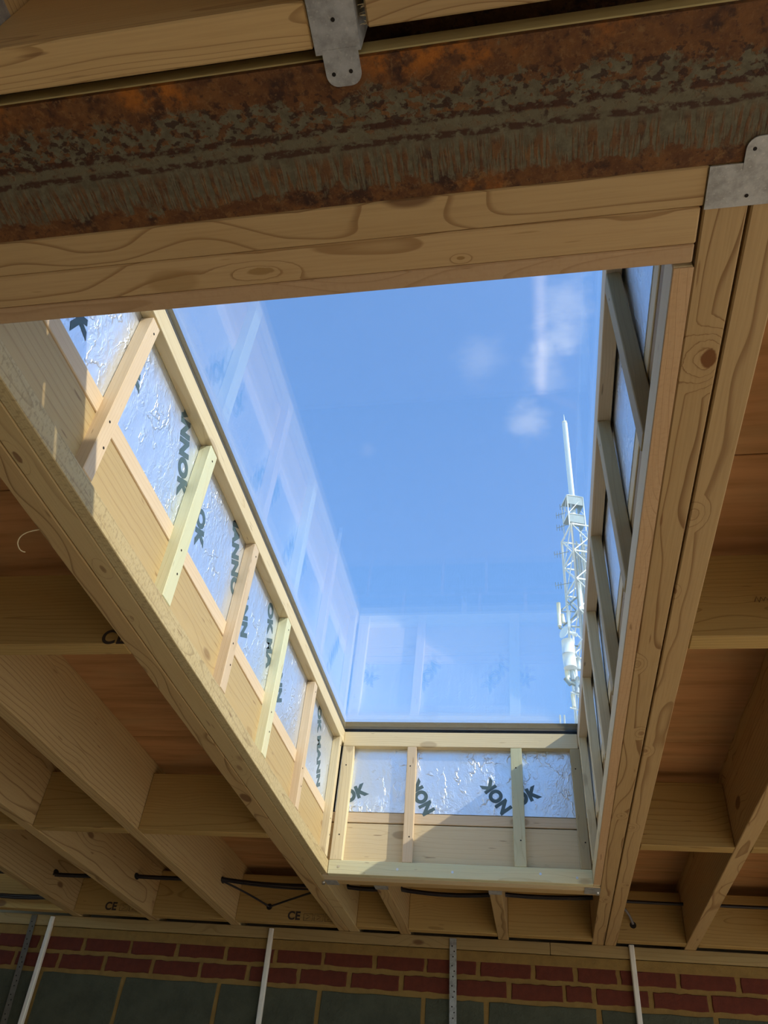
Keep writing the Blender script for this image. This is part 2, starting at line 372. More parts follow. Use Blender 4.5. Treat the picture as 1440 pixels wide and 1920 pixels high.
def add_plate(bm, outline, z0, z1, plane='xy', c=0.):
    """extruded outline"""
    def P(a, b, h): return {'xy': (a, b, h), 'xz': (a, h, b), 'yz': (h, a, b)}[plane]
    lo = [bm.verts.new(P(a, b, z0)) for a, b in outline]; hi = [bm.verts.new(P(a, b, z1)) for a, b in outline]
    n = len(outline); bm.faces.new(lo[::-1]); bm.faces.new(hi)
    for i in range(n): bm.faces.new((lo[i], lo[(i + 1) % n], hi[(i + 1) % n], hi[i]))
    bmesh.ops.recalc_face_normals(bm, faces=bm.faces)
def tube_obj(name, pts, r, m, parent=None, n=8):
    bm = bmesh.new(); add_tube(bm, pts, r, n); return mesh_obj(name, bm, m, parent)
def bez(p0, p1, p2, n=10):
    p0, p1, p2 = map(Vector, (p0, p1, p2)); return [p0 * (1 - t) ** 2 + p1 * 2 * t * (1 - t) + p2 * t * t for t in [i / n for i in range(n + 1)]]
def text_mesh(body, size, bold=.0, sx=1.):
    cu = bpy.data.curves.new('lettering', 'FONT'); cu.body = body; cu.size = size; cu.offset = bold; cu.align_x = 'CENTER'; cu.align_y = 'CENTER'; cu.extrude = .0003; cu.space_character = 1.05
    ob = bpy.data.objects.new('lettering', cu); COL.objects.link(ob)
    dg = bpy.context.evaluated_depsgraph_get(); me = bpy.data.meshes.new_from_object(ob.evaluated_get(dg))
    bpy.data.objects.remove(ob); bpy.data.curves.remove(cu)
    for v in me.vertices: v.co.x *= sx
    return me
def put_text(body, size, centre, right, ang, normal, m, parent, bold=.0, sx=1., name='lettering'):
    """lettering on a plane: right = world direction that reads rightwards, ang = turn anticlockwise"""
    right = Vector(right); normal = Vector(normal); up = normal.cross(right)
    a = math.radians(ang); e0 = right * math.cos(a) + up * math.sin(a); e1 = normal.cross(e0)
    me = text_mesh(body, size, bold, sx); me.materials.clear()
    return link(name, me, m, parent, (centre[0], centre[1], centre[2] + ZO), Matrix((e0, e1, normal)).transposed())
def disc(name, r, h, centre, normal, m, parent=None, n=10):
    bm = bmesh.new(); c = Vector(centre); nn = Vector(normal).normalized(); add_tube(bm, [c, c + nn * h], r, n)
    return mesh_obj(name, bm, m, parent)

# ================================================================== the setting
H, JT, FT = .86, 1.053, 1.095          # joist underside, joist top, deck underside (above the eye)
XL, XR, YE, YN = -.752, .187, 2.935, .549   # clear opening of the rooflight shaft
WY = 3.738

fl = bar('floor', 'concrete', (-3.4, 3.7), (-4.2, 4.0), (-1.74, -1.54), 'x', ch=0); tag(fl, kind='structure')
g = bar('ground', 'paving', (-90, 110), (-90, 140), (-1.95, -1.74), 'x', ch=0); tag(g, kind='structure')
wl = bar('wall_left', 'plaster', (-3.4, -3.2), (-4.2, 4.0), (-1.54, H), 'y', ch=0); tag(wl, kind='structure')
wr = bar('wall_right', 'plaster', (3.5, 3.7), (2.6, 3.95), (-1.54, H), 'y', ch=0); tag(wr, kind='structure')
bar('lintel', 'plaster', (3.5, 3.7), (-3.2, 2.6), (.56, H), 'y', parent=wr, ch=0)
wb = bar('wall_back', 'plaster', (-3.4, 3.7), (-3.6, -3.4), (-1.54, H), 'x', ch=0); tag(wb, kind='structure')

# far wall: brick courses on block, every brick and block its own piece
wf = bar('wall_far', 'mortar', (-3.2, 3.5), (3.752, 3.95), (-1.54, .813), 'x', ch=0); tag(wf, kind='structure')
bar('upper_wall', 'plaster', (-3.4, 3.7), (3.86, 3.95), (.813, FT), 'x', parent=wf, ch=0)
bed = bar('mortar_bed', 'mortar', (-3.2, 3.5), (3.742, 3.752), (.772, .812), 'x', parent=wf, ch=.002)
c1 = [-3.18, -2.955, -2.73, -2.505, -2.28, -2.06, -1.829, -1.605, -1.375, -1.146, -.932, -.704, -.483, -.26, -.035, .135, .308, .539, .765, .99, 1.215, 1.44]
c2 = [-3.06, -2.83, -2.605, -2.38, -2.158, -1.935, -1.705, -1.476, -1.257, -1.030, -.806, -.582, -.358, -.135, .088, .205, .424, .648, .873, 1.098, 1.323, 1.53]
cache = {}
def rough_block(name, w_, h_, jit):
    pts = []
    for i in range(8): pts.append((-w_ / 2 + w_ * i / 8, -h_ / 2 + random.uniform(-jit, jit)))
    for i in range(3): pts.append((w_ / 2 + random.uniform(-jit, jit), -h_ / 2 + h_ * i / 3))
    for i in range(8): pts.append((w_ / 2 - w_ * i / 8, h_ / 2 + random.uniform(-jit, jit)))
    for i in range(3): pts.append((-w_ / 2 + random.uniform(-jit, jit), h_ / 2 - h_ * i / 3))
    bm = bmesh.new(); n = len(pts)
    f = [bm.verts.new((a * (1 - .006 / w_), -.03, b_ * (1 - .006 / h_))) for a, b_ in pts]; g_ = [bm.verts.new((a, -.026, b_)) for a, b_ in pts]; k = [bm.verts.new((a, .03, b_)) for a, b_ in pts]
    bm.faces.new(f); bm.faces.new(k[::-1])
    for i in range(n):
        j = (i + 1) % n; bm.faces.new((f[i], f[j], g_[j], g_[i])); bm.faces.new((g_[i], g_[j], k[j], k[i]))
    bmesh.ops.recalc_face_normals(bm, faces=bm.faces)
    me = bpy.data.meshes.new(name); bm.to_mesh(me); bm.free(); return me
def piece(name, m, xa, xb, za, zb, parent, yf, ch):
    key = (name, round(xb - xa, 3), round(zb - za, 3))
    if key not in cache: cache[key] = rough_block(name, xb - xa, zb - za, .0026)
    return link(name, cache[key], m, parent, ((xa + xb) / 2, yf + .03, (za + zb) / 2 + ZO))
for cs, zb, zt in ((c1, .722, .776), (c2, .648, .704)):
    for a, b_ in zip(cs, cs[1:]):
        e = random.uniform(-.002, .002); q = random.uniform(-.0022, .0022)
        piece('brick', 'brick', a + .009 + q, b_ - .009 + q, zb + e, zt + e, wf, 3.7475 + random.uniform(-.0012, .0012), .004)
k1 = [-3.12, -2.67, -2.226, -1.825, -1.376, -.928, -.484, -.227, .219, .660, 1.105, 1.53]
for j, (zb, zt) in enumerate(((.408, .629), (.183, .398), (-.042, .173))):
    off = .22 if j == 1 else 0
    for a, b_ in zip(k1, k1[1:]):
        if b_ + off > 1.54: continue
        piece('block', 'block', a + off + .010, b_ + off - .010, zb, zt, wf, 3.7478 + random.uniform(-.001, .001), .004)

# roof deck: plywood sheets laid over the joists
ceil = empty('ceiling', (0, 0, FT)); tag(ceil, kind='structure')
rows = [-3.6, -1.31, -.1, 1.116, 2.330, 3.545, 4.05]
def sheet(xa, xb, ya, yb): bar('deck_sheet', 'deck', (xa + .0015, xb - .0015), (ya + .0015, yb - .0015), (FT, FT + .018), 'x', parent=ceil, ch=.001)
for ya, yb in zip(rows, rows[1:]):
    sheet(-3.5, -2.0, ya, yb); sheet(-2.0, -.824, ya, yb); sheet(.262, 1.9, ya, yb); sheet(1.9, 3.75, ya, yb)
sheet(-.824, .262, -3.6, -1.31); sheet(-.824, .262, -1.31, -.1); sheet(-.824, .262, -.1, .478); sheet(-.824, .262, 3.012, 4.05)
bar('roof_membrane', 'felt', (-3.55, -.86), (-3.65, 4.1), (FT + .018, FT + .03), parent=ceil, ch=0)
bar('roof_membrane', 'felt', (.30, 3.8), (-3.65, 4.1), (FT + .018, FT + .03), parent=ceil, ch=0)
bar('roof_membrane', 'felt', (-.86, .30), (-3.65, .46), (FT + .018, FT + .03), parent=ceil, ch=0)
bar('roof_membrane', 'felt', (-.86, .30), (3.03, 4.1), (FT + .018, FT + .03), parent=ceil, ch=0)

# ================================================================== roof timbers
def joist(name, label, x, y, z=(H, JT), axis='y', m='joist', cat='joist', group=None, fir=True, ch=.002):
    e = empty(name, ((x[0] + x[1]) / 2, y[0], z[0])); tag(e, label, cat, group)
    bar('timber', m, x, y, z, axis, parent=e, ch=ch)
    if fir: bar('firring', 'joist', (x[0] + .001, x[1] - .001), (y[0], y[1]), (JT, FT), axis, parent=e)
    return e
joist('roof_joist', 'pale roof joist nearest the left trimmer, running to the brick wall', (-1.374, -1.327), (.43, WY + .09))
joist('roof_joist', 'middle roof joist of the three on the left, cables passing through it', (-1.770, -1.723), (.43, WY + .09))
joist('roof_joist', 'roof joist at the far left edge of the picture, above the left conduit', (-2.156, -2.109), (.43, WY + .09))
joist('roof_joist', 'wavy grained roof joist right of the rooflight, the only one on that side', (.578, .625), (.43, WY + .09), m='joist_warm')
joist('roof_joist', 'roof joist furthest right, beyond the wavy grained one', (.978, 1.025), (.43, WY + .09))
tl = joist('trimmer_joist', 'outer ply of the doubled trimmer left of the rooflight', (-.8725, -.8268), (.43, WY + .09))
joist('trimmer_joist', 'inner ply of the doubled trimmer left of the rooflight, dark knots along it', (-.8244, -.7785), (.43, WY + .09), fir=False, m='joist_fine')
joist('trimmer_joist', 'inner ply of the doubled trimmer right of the rooflight with a big knot', (.2115, .2588), (.433, WY + .09), m='joist_r1', fir=False)
joist('trimmer_joist', 'outer ply of the doubled trimmer right of the rooflight, waney edged', (.2622, .3085), (.433, WY + .09), m='joist_r2')
# curled splinter hanging from the left trimmer
bm = bmesh.new(); add_tube(bm, bez((-.872, .985, .863), (-.905, .975, .850), (-.918, 1.0, .845)) [:] + bez((-.918, 1.0, .845), (-.926, 1.02, .842), (-.925, 1.035, .852))[1:], .0011, 5)
mesh_obj('splinter', bm, 'cls', tl)
joist('header_joist', 'header timber against the rusty steel beam, upper of the doubled pair', (-.777, .2115), (.4325, .4785), axis='x', m='joist_warm', fir=False)
joist('header_joist', 'second header timber under the near edge of the rooflight, knot and long grain loop', (-.777, .2085), (.479, .5245), axis='x', m='joist_h2', fir=False)
joist('end_trimmer', 'end trimmer facing the rooflight shaft behind the far studs', (-.778, .211), (YE + .0285, 3.008), axis='x', m='face', cat='joist', fir=False)
joist('end_trimmer', 'second end trimmer behind the far shaft wall, seen only from below', (-.778, .211), (3.0085, 3.055), axis='x', cat='joist', fir=False)
joist('tail_joist', 'short tail joist left of the perforated strap, below the far shaft wall', (-.597, -.552), (3.056, WY + .09), cat='joist')
joist('tail_joist', 'short tail joist right of the perforated strap, below the far shaft wall', (-.176, -.131), (3.056, WY + .09), cat='joist')

def noggin(label, x, y, m='noggin', z=(H, 1.056), name='noggin', group=None):
    o = bar(name, m, x, y, z, 'x', ch=.002); tag(o, label, 'noggin', group); return o
n0 = noggin('dark noggin left of the rooflight with a stamped ring, nearest the viewer', (-1.3265, -.873), (1.372, 1.417))
noggin('noggin beside the left trimmer with scattered knots, two noggins from the wall', (-1.3265, -.873), (2.541, 2.583))
noggin('noggin between the two left roof joists, triangle of it in view', (-1.7225, -1.3745), (2.543, 2.586))
noggin('noggin at the left picture edge, only its end in view', (-2.1085, -1.7705), (2.543, 2.586))
noggin('pale edged noggin right of the rooflight nearest the viewer, handwriting on it', (.3090, .5775), (1.368, 1.415))
noggin('noggin right of the rooflight with a swirling knot, nearer the brick wall', (.3090, .5775), (2.528, 2.574))
noggin('noggin at the right picture edge beyond the wavy grained joist', (.6255, .9775), (2.522, 2.568))
put_text('CE', .05, (-.900, 1.3717, .876), (1, 0, 0), 0, (0, -1, 0), 'ink', n0, .0012, name='stamp')
bm = bmesh.new(); pen = [(0, .2), (.35, .9), (.5, 0), (.8, .7), (1.0, .1), (1.3, .6), (1.5, .1), (1.75, .25), (2.1, 1.1), (2.0, .1), (2.5, .1), (2.8, .8), (3.2, .5)]
add_tube(bm, [(.440 + .017 * a, 1.3677, .935 + .016 * b_ + .003 * a) for a, b_ in pen], .0009, 4); mesh_obj('pencil_mark', bm, 'ink_faint', bpy.data.objects['noggin.004'])

# blocking against the wall plate, between the joist ends
bl = [('at the far left edge with a bundle of cables', -2.55, -2.157, 0), ('with a stamp left of the first conduit gap', -2.1085, -1.7705, 1), ('knotty, between the two left joists', -1.7225, -1.3745, 0),
      ('stamped and drilled, left of the doubled trimmer', -1.3265, -.873, 2), ('narrow, between left trimmer and first tail joist', -.778, -.5975, 0), ('wide, behind the perforated strap', -.5515, -.1765, 0),
      ('left of the right trimmer, deep in shade', -.1305, .211, 0), ('drilled, right of the right trimmer above the short conduit', .309, .5775, 3), ('knotty, at the right edge of the picture', .6255, .9775, 0)]
for s, xa, xb, k in bl:
    o = bar('blocking', 'noggin', (xa, xb), (3.652, 3.698), (H, JT), 'x', ch=.002); tag(o, 'timber blocking at the brick wall, ' + s, 'blocking')
    if k in (1, 2):
        cx = -1.930 if k == 1 else -1.060
        put_text('CE', .046, (cx, 3.6515, .888), (1, 0, 0), 0, (0, -1, 0), 'ink', o, .0017, name='stamp')
        for q in range(3 if k == 2 else 2):          # worn grading stamp, no longer legible
            bm = bmesh.new(); x0 = cx + .045 + .048 * q; pts = [(x0, 3.6515, .872), (x0 + .04, 3.6515, .872), (x0 + .04, 3.6515, .900), (x0, 3.6515, .900), (x0, 3.6515, .872)]
            add_tube(bm, pts, .0012, 4); add_tube(bm, [(x0 + .012, 3.6515, .878), (x0 + .028, 3.6515, .888), (x0 + .012, 3.6515, .894)], .0012, 4); mesh_obj('worn_stamp', bm, 'ink_faint', o)
    if k in (2, 3): disc('drilled_hole', .013, .002, (-1.178 if k == 2 else .377, 3.6525, .920), (0, -1, 0), 'dark', o, 14)
# wall plate in two lengths
tag(bar('wall_plate', 'plate', (-3.2, .038), (WY, 3.84), (.814, H - .0005), 'x'), 'long brown timber wall plate on the brickwork, left length', 'wall plate')
tag(bar('wall_plate', 'plate', (.040, 3.5), (WY, 3.84), (.814, H - .0005), 'x'), 'timber wall plate on the brickwork, right length after the butt joint', 'wall plate')

# ================================================================== near side: steel beam, packers, blocking
bm = bmesh.new()
prof = [(-.076, 0), (.076, 0), (.076, .0085), (.012, .0095), (.006, .015), (.0035, .022), (.0035, .130), (.006, .137), (.012, .1425), (.076, .1435), (.076, .152), (-.076, .152), (-.076, .1435), (-.012, .1425), (-.006, .137), (-.0035, .130), (-.0035, .022), (-.006, .015), (-.012, .0095), (-.076, .0085)]
lo = [bm.verts.new((-2.2, a, b_)) for a, b_ in prof]; hi = [bm.verts.new((2.2, a, b_)) for a, b_ in prof]
for i in range(len(prof)): bm.faces.new((lo[i], hi[i], hi[(i + 1) % len(prof)], lo[(i + 1) % len(prof)]))
bm.faces.new(lo); bm.faces.new(hi[::-1]); bmesh.ops.recalc_face_normals(bm, faces=bm.faces)
sb = mesh_obj('steel_beam', bm, 'steel', None, (-.6, .3555, H)); tag(sb, 'rusty brown steel beam crossing the top of the picture', 'beam')
tag(bar('timber_packer', 'dull', (-1.5, 1.4), (.2785, .335), (.8690, .900), 'x'), 'narrow yellow timber packer lying on the steel beam flange', 'packer')
joist('near_joist', 'joist end in the hanger at the top of the picture', (-.1865, -.1425), (-1.6, .262), fir=False)
joist('near_joist', 'joist end at the top left corner beside the fine grained blocking', (-.603, -.557), (-1.6, .262), fir=False)
tag(bar('near_blocking', 'joist_dense', (-.555, -.1890), (.2235, .2665), (H, JT), 'x', ch=.002), 'fine grained blocking at the top left corner beside the hanger', 'blocking')
tag(bar('near_blocking', 'joist_warm', (-.1320, .234), (.211, .2545), (H, JT), 'x', ch=.002), 'blocking right of the hanger at the top, splintered end', 'blocking')
nb = bpy.data.objects['near_blocking.001']
bm = bmesh.new()
for i in range(26):
    y0 = random.uniform(.213, .2535); z0 = random.uniform(H, H + .02); p = Vector((-.1315, y0, z0)); add_tube(bm, [p, p + Vector((-random.uniform(.003, .009), random.uniform(-.002, .002), random.uniform(-.003, .001)))], .0005, 4, True, .0002)
mesh_obj('splinters', bm, 'cls', nb)['kind'] = 'stuff'

def rounded(x0, x1, y0, y1, r, n=6, top=True):
    """tongue outline: square at y0, rounded at y1"""
    s = 1 if y1 > y0 else -1; pts = [(x0, y0), (x1, y0)]
    for i in range(n + 1):
        a = math.pi / 2 * i / n; pts.append((x1 - r + r * math.cos(a), y1 - s * r + s * r * math.sin(a)))
    for i in range(n + 1):
        a = math.pi / 2 + math.pi / 2 * i / n; pts.append((x0 + r + r * math.cos(a), y1 - s * r + s * r * math.sin(a)))
    return pts
def hanger(label, x0, x1, y0, y1, tongue=None, holes=(), sides=True, screw=None, group=None):
    e = empty('joist_hanger', ((x0 + x1) / 2, (y0 + y1) / 2, H - .002)); tag(e, label, 'joist hanger', group)
    bm = bmesh.new(); add_plate(bm, [(x0 - .0012, y0), (x1 + .0012, y0), (x1 + .0012, y1), (x0 - .0012, y1)], H - .0022, H - .0006); mesh_obj('seat_plate', bm, 'galv', e)
    if tongue:
        bm = bmesh.new(); add_plate(bm, rounded(*tongue), H - .0026, H - .0010); mesh_obj('tongue', bm, 'galv', e)
    if sides:
        for xs in (x0 - .0012, x1 + .0002):
            bm = bmesh.new(); add_plate(bm, [(y0, H - .002), (y1, H - .002), (y1, H + .12), (y0, H + .12)], xs, xs + .001, 'yz'); mesh_obj('side_flange', bm, 'galv', e)
    for hx, hy in holes: disc('nail_hole', .0021, .0003, (hx, hy, H - .0026), (0, 0, -1), 'dark', e)
    if screw: disc('screw', .006, .008, (screw[0], screw[1], H - .0024), (0, 0, -1), 'screw', e)
    return e
hanger('galvanised joist hanger lapped under the rusty beam, top centre', -.1865, -.1425, .12, .272, (-.181, -.1445, .268, .3035, .012), ((-.164, .242), (-.173, .291), (-.155, .290)))
hanger('galvanised joist hanger on the rusty beam at the top left edge', -.603, -.557, .12, .272, (-.598, -.563, .268, .3035, .012))
hanger('wide galvanised hanger under the right trimmer with a rounded tongue', .2125, .3080, .4325, .4815, (.2450, .2760, .440, .4050, .0125), ((.2535, .418), (.2540, .4695), (.297, .47)), sides=False)
hanger('small grey hanger at the left end of the end trimmer', -.7765, -.731, 3.010, 3.062, sides=False, screw=(-.785, 3.03))
hanger('small grey hanger under the left tail joist', -.597, -.552, 3.052, 3.094, sides=True)
hanger('small grey hanger under the right tail joist', -.176, -.131, 3.052, 3.094, sides=True)
hanger('grey hanger with a screw at the right end of the end trimmer', .160, .2105, 2.968, 3.036, sides=False, screw=(.203, 3.015))

# ================================================================== rooflight shaft lining
TB, TT = 1.362, 1.414                   # top rail underside and top
def frame(label, loc):
    e = empty('stud_frame', loc); return tag(e, label, 'stud frame')
def screws(pts, normal, parent):
    for p in pts: disc('screw', .0045, .0012, p, normal, 'screw', parent, 10)
def nails(pts, normal, parent):
    for p in pts: disc('nail', .0028, .0005, p, normal, 'dark', parent, 8)
# left
fL = frame('sunlit stud frame lining the left side of the rooflight shaft', (XL, YN, H))
bar('bottom_plate', 'sawn', (XL - .0250, XL), (YN + .001, YE - .0005), (H, .907), 'y', fL)
bar('top_rail', 'cls', (XL - .030, XL), (YN, YE + .03), (TB, TT), 'y', fL)
bar('kerb_strip', 'cls_pink', (XL - .070, XL - .0265), (YN - .02, YE + .03), (1.0570, 1.098), 'y', fL)
bar('joist_face_board', 'face', (-.7784, -.7776), (YN, YE + .02), (.9075, 1.0528), 'y', fL, 0) if False else None
ls = [(.879, .914, 'cls_pink', 1.354), (1.259, 1.304, 'green', 1.358), (1.650, 1.688, 'cls_pink', 1.3615), (2.026, 2.068, 'green', 1.3605), (2.424, 2.460, 'cls_pink', 1.355), (2.872, 2.906, 'cls', 1.3615)]
for a, b_, m_, zt in ls:
    o = bar('stud', m_, (XL - .0295, XL + .0005), (a, b_), (.9075, zt), 'z', fL)
    nails([(XL + .0005, (a + b_) / 2 + .004, zt - .03), (XL + .0005, (a + b_) / 2 - .006, 1.04), (XL + .0005, (a + b_) / 2 + .008, .985)], (1, 0, 0), o)
# far end
fE = frame('stud frame across the far end of the shaft, half in shadow', ((XL + XR) / 2, YE, H))
bar('bottom_plate', 'green', (XL + .0005, XR - .0005), (YE, YE + .0275), (H, .909), 'x', fE)
bar('top_rail', 'cls', (XL + .0005, .1715), (YE, YE + .030), (1.350, 1.4105), 'x', fE)
bar('kerb_strip', 'cls_pink', (XL - .02, XR + .02), (YE + .0285, YE + .070), (1.0570, 1.0945), 'x', fE)
for a0, b0, a1, b1, m_ in ((-.750, -.704, -.750, -.706, 'cls'), (-.481, -.445, -.489, -.453, 'cls_pink'), (-.079, -.036, -.086, -.042, 'green'), (.150, .186, .140, .176, 'grey')):
    p0 = Vector(((a0 + b0) / 2, YE + .014, .9095)); p1 = Vector(((a1 + b1) / 2, YE + .014, 1.3495)); d = p1 - p0
    e0 = d.normalized(); e2 = Vector((0, 1, 0)); e1 = e2.cross(e0).normalized(); e2 = e0.cross(e1)
    c = (p0 + p1) / 2; c.z += ZO
    o = link('stud', box_mesh('stud', d.length, b0 - a0, .028, .0015), m_, fE, c, Matrix((e0, e1, e2)).transposed())
    nails([(p0.x + .003, YE, 1.0), (p1.x - .002, YE, 1.27)], (0, -1, 0), o)
screws([(-.712, YE, .886), (-.495, YE, .884), (-.297, YE, .882), (.010, YE, .888), (.134, YE, .880)], (0, -1, 0), fE)
# right (leans in a little at the top)
XT = .1725
fR = frame('shaded stud frame lining the right side of the rooflight shaft', (XR, YN, H))
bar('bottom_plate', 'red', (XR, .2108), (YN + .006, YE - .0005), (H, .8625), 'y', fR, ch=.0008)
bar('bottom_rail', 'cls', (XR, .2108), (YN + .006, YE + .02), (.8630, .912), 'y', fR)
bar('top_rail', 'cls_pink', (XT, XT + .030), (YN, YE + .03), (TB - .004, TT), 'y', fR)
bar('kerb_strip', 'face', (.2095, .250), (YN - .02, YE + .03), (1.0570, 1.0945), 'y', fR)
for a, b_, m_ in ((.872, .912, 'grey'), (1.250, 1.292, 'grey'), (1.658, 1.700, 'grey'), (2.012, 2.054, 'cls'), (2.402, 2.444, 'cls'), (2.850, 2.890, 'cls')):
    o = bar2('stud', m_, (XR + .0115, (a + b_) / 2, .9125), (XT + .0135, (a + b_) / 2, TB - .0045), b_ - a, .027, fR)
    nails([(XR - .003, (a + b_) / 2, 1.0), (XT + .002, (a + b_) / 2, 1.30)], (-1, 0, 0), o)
# near end
fN = frame('timber batten and rail along the near edge of the shaft, seen from below', ((XL + XR) / 2, YN, H))
bar('bottom_plate', 'red', (XL - .026, .2075), (.5248, YN), (H, .907), 'x', fN)
bar('top_rail', 'cls', (XL + .0005, XT - .0005), (YN - .03, YN), (TB, TT), 'x', fN)
bar('kerb_strip', 'face', (XL - .02, XR + .02), (YN - .07, YN - .0285), (1.0532, 1.0965), 'x', fN)
for xa in (-.75, -.40, .0):
    bar('stud', 'cls', (xa, xa + .04), (YN - .028, YN), (.9075, TB - .0005), 'z', fN)

# insulation boards between kerb and rail, foil faced and printed
def board(label, x, y, z, face, texts=(), group='foil boards in the shaft'):
    e = empty('insulation_board', ((x[0] + x[1]) / 2, (y[0] + y[1]) / 2, z[0])); tag(e, label, 'insulation board', group)
    # foam core just behind the foil skin
    t_ = .0012
    if face == '+x': core, skin = ((x[0], x[1] - t_), y, z), ((x[1] - t_, x[1]), y, z)
    elif face == '-x': core, skin = ((x[0] + t_, x[1]), y, z), ((x[0], x[0] + t_), y, z)
    else: core, skin = (x, (y[0] + t_, y[1]), z), (x, (y[0], y[0] + t_), z)
    bar('foam_core', 'foam', *core, 'x', e, .0005)
    sk = bar('foil_skin', 'foil', *skin, 'x', e, 0)
    nrm, right = {'+x': ((1, 0, 0), (0, 1, 0)), '-x': ((-1, 0, 0), (0, -1, 0)), '-y': ((0, -1, 0), (1, 0, 0))}[face]
    for body, c, ang in texts:
        off = {'+x': (x[1] + .0004, c[0], c[1]), '-x': (x[0] - .0004, c[0], c[1]), '-y': (c[0], y[0] - .0004, c[1])}[face]
        put_text(body, .064, off, right, ang, nrm, 'inkgreen', sk, .0040, .92)
    return e
xf = (-.822, XL - .0300)
bL = [(YN - .02, .897, 'leftmost foil board in the left row, nearest the viewer and half shaded', [('K', (.740, 1.145), -62)]),
      (.899, 1.284, 'foil board in the left row between the first and second studs', [('ANNOK', (1.195, 1.285), -62), ('K', (.935, 1.225), -62)]),
      (1.286, 1.668, 'foil board in the left row between the second and third studs', [('OK', (1.375, 1.195), -66), ('MANNO', (1.600, 1.290), -60)]),
      (1.670, 2.048, 'foil board in the left row between the third and fourth studs', [('ANN', (1.755, 1.195), -62), ('OK MA', (1.975, 1.265), -62)]),
      (2.050, 2.445, 'foil board in the left row between the fourth and fifth studs', [('MANN', (2.130, 1.220), -62)]),
      (2.447, YE + .02, 'foil board in the left row next to the far corner', [('OK MANN', (2.690, 1.235), -62)])]
for a, b_, lab, tx in bL: board(lab, xf, (a, b_), (1.1005, 1.4135), '+x', tx)
bE = [(-.760, -.463, 'small foil board at the left of the far shaft wall', [('OK', (-.690, 1.165), 25)]),
      (-.461, -.062, 'wide foil board in the middle of the far shaft wall, printed twice', [('NOK', (-.424, 1.158), 120), ('NOK', (-.140, 1.168), 126)]),
      (-.060, .196, 'foil board at the right of the far shaft wall, in shade', [('OK', (-.030, 1.170), 25)])]
for a, b_, lab, tx in bE: board(lab, (a, b_), (YE + .0290, YE + .072), (1.0970, 1.4085), '-y', tx)
bR = [(YN - .02, .891, 'foil board in the right row nearest the viewer', []), (.893, 1.270, 'foil board in the right row behind the first stud, printed', [('NN', (1.02, 1.28), -62)]),
      (1.272, 1.678, 'foil board in the right row between second and third studs', []), (1.680, 2.032, 'foil board in the right row between third and fourth studs', []),
      (2.034, 2.422, 'foil board in the right row between fourth and fifth studs', []), (2.424, YE + .02, 'foil board in the right row next to the far corner', [])]
for a, b_, lab, tx in bR: board(lab, (.2085, .2525), (a, b_), (1.0970, 1.4135), '-x', tx)

# ================================================================== rooflight
GZ = 1.4180
sk = empty('rooflight', ((XL + XR) / 2, (YN + YE) / 2, TT)); tag(sk, 'clear flat glass rooflight over the shaft, blue sky beyond', 'rooflight')
ox, oy = (-.835, .262), (.462, 3.022)
def ring(name, m, inner, outer, z, parent):
    (ix, iy), (ox_, oy_) = inner, outer; bm = bmesh.new()
    add_box(bm, (ox_[0], ix[0]), oy_, z); add_box(bm, (ix[1], ox_[1]), oy_, z); add_box(bm, ix, (oy_[0], iy[0]), z); add_box(bm, ix, (iy[1], oy_[1]), z)
    return mesh_obj(name, bm, m, parent)
ring('gasket', 'gasket', ((XL - .004, .184), (YN - .004, YE + .004)), (ox, oy), (1.4142, GZ - .0003), sk)
ring('black_border', 'frit', ((-.7525, .178), (.588, 2.920)), (ox, oy), (GZ + .0282, GZ + .0290), sk)
bar('glass_pane', 'glass', ox, oy, (GZ, GZ + .006), 'x', sk, 0)
bar('glass_pane', 'glass', ox, oy, (GZ + .022, GZ + .028), 'x', sk, 0)
ring('spacer_bar', 'gasket', ((-.762, .190), (.575, 2.946)), ((-.780, .208), (.557, 2.964)), (GZ + .0062, GZ + .0218), sk)
ring('kerb', 'felt', ((-.852, .287), (.44, 3.037)), ((-.872, .307), (.42, 3.057)), (FT + .03, GZ + .028), sk)

# ================================================================== services on the far wall
def conduit(label, x0, x1, ztop, zbot, r):
    bm = bmesh.new(); y = 3.727
    prof_ = [(-r, .018), (-r, .004), (-r * .7, 0), (r * .7, 0), (r, .004), (r, .018)]
    rings = []
    for z, x in ((ztop, x0), (zbot, x1)): rings.append([bm.verts.new((x + a, y + b_, z)) for a, b_ in prof_])
    for i in range(len(prof_)): bm.faces.new((rings[0][i], rings[0][(i + 1) % 6], rings[1][(i + 1) % 6], rings[1][i]))
    bm.faces.new(rings[0]); bm.faces.new(rings[1][::-1]); bmesh.ops.recalc_face_normals(bm, faces=bm.faces)
    return tag(mesh_obj('conduit', bm, 'pvc'), label, 'conduit', 'conduits on the far wall')
conduit('white plastic cable conduit at the left of the brick wall', -2.249, -2.215, .851, -.3, .0105)
conduit('white plastic cable conduit left of the middle of the brick wall', -1.178, -1.150, .852, -.3, .0105)
conduit('white plastic cable conduit at the right of the brick wall', .369, .378, .864, -.3, .0105)
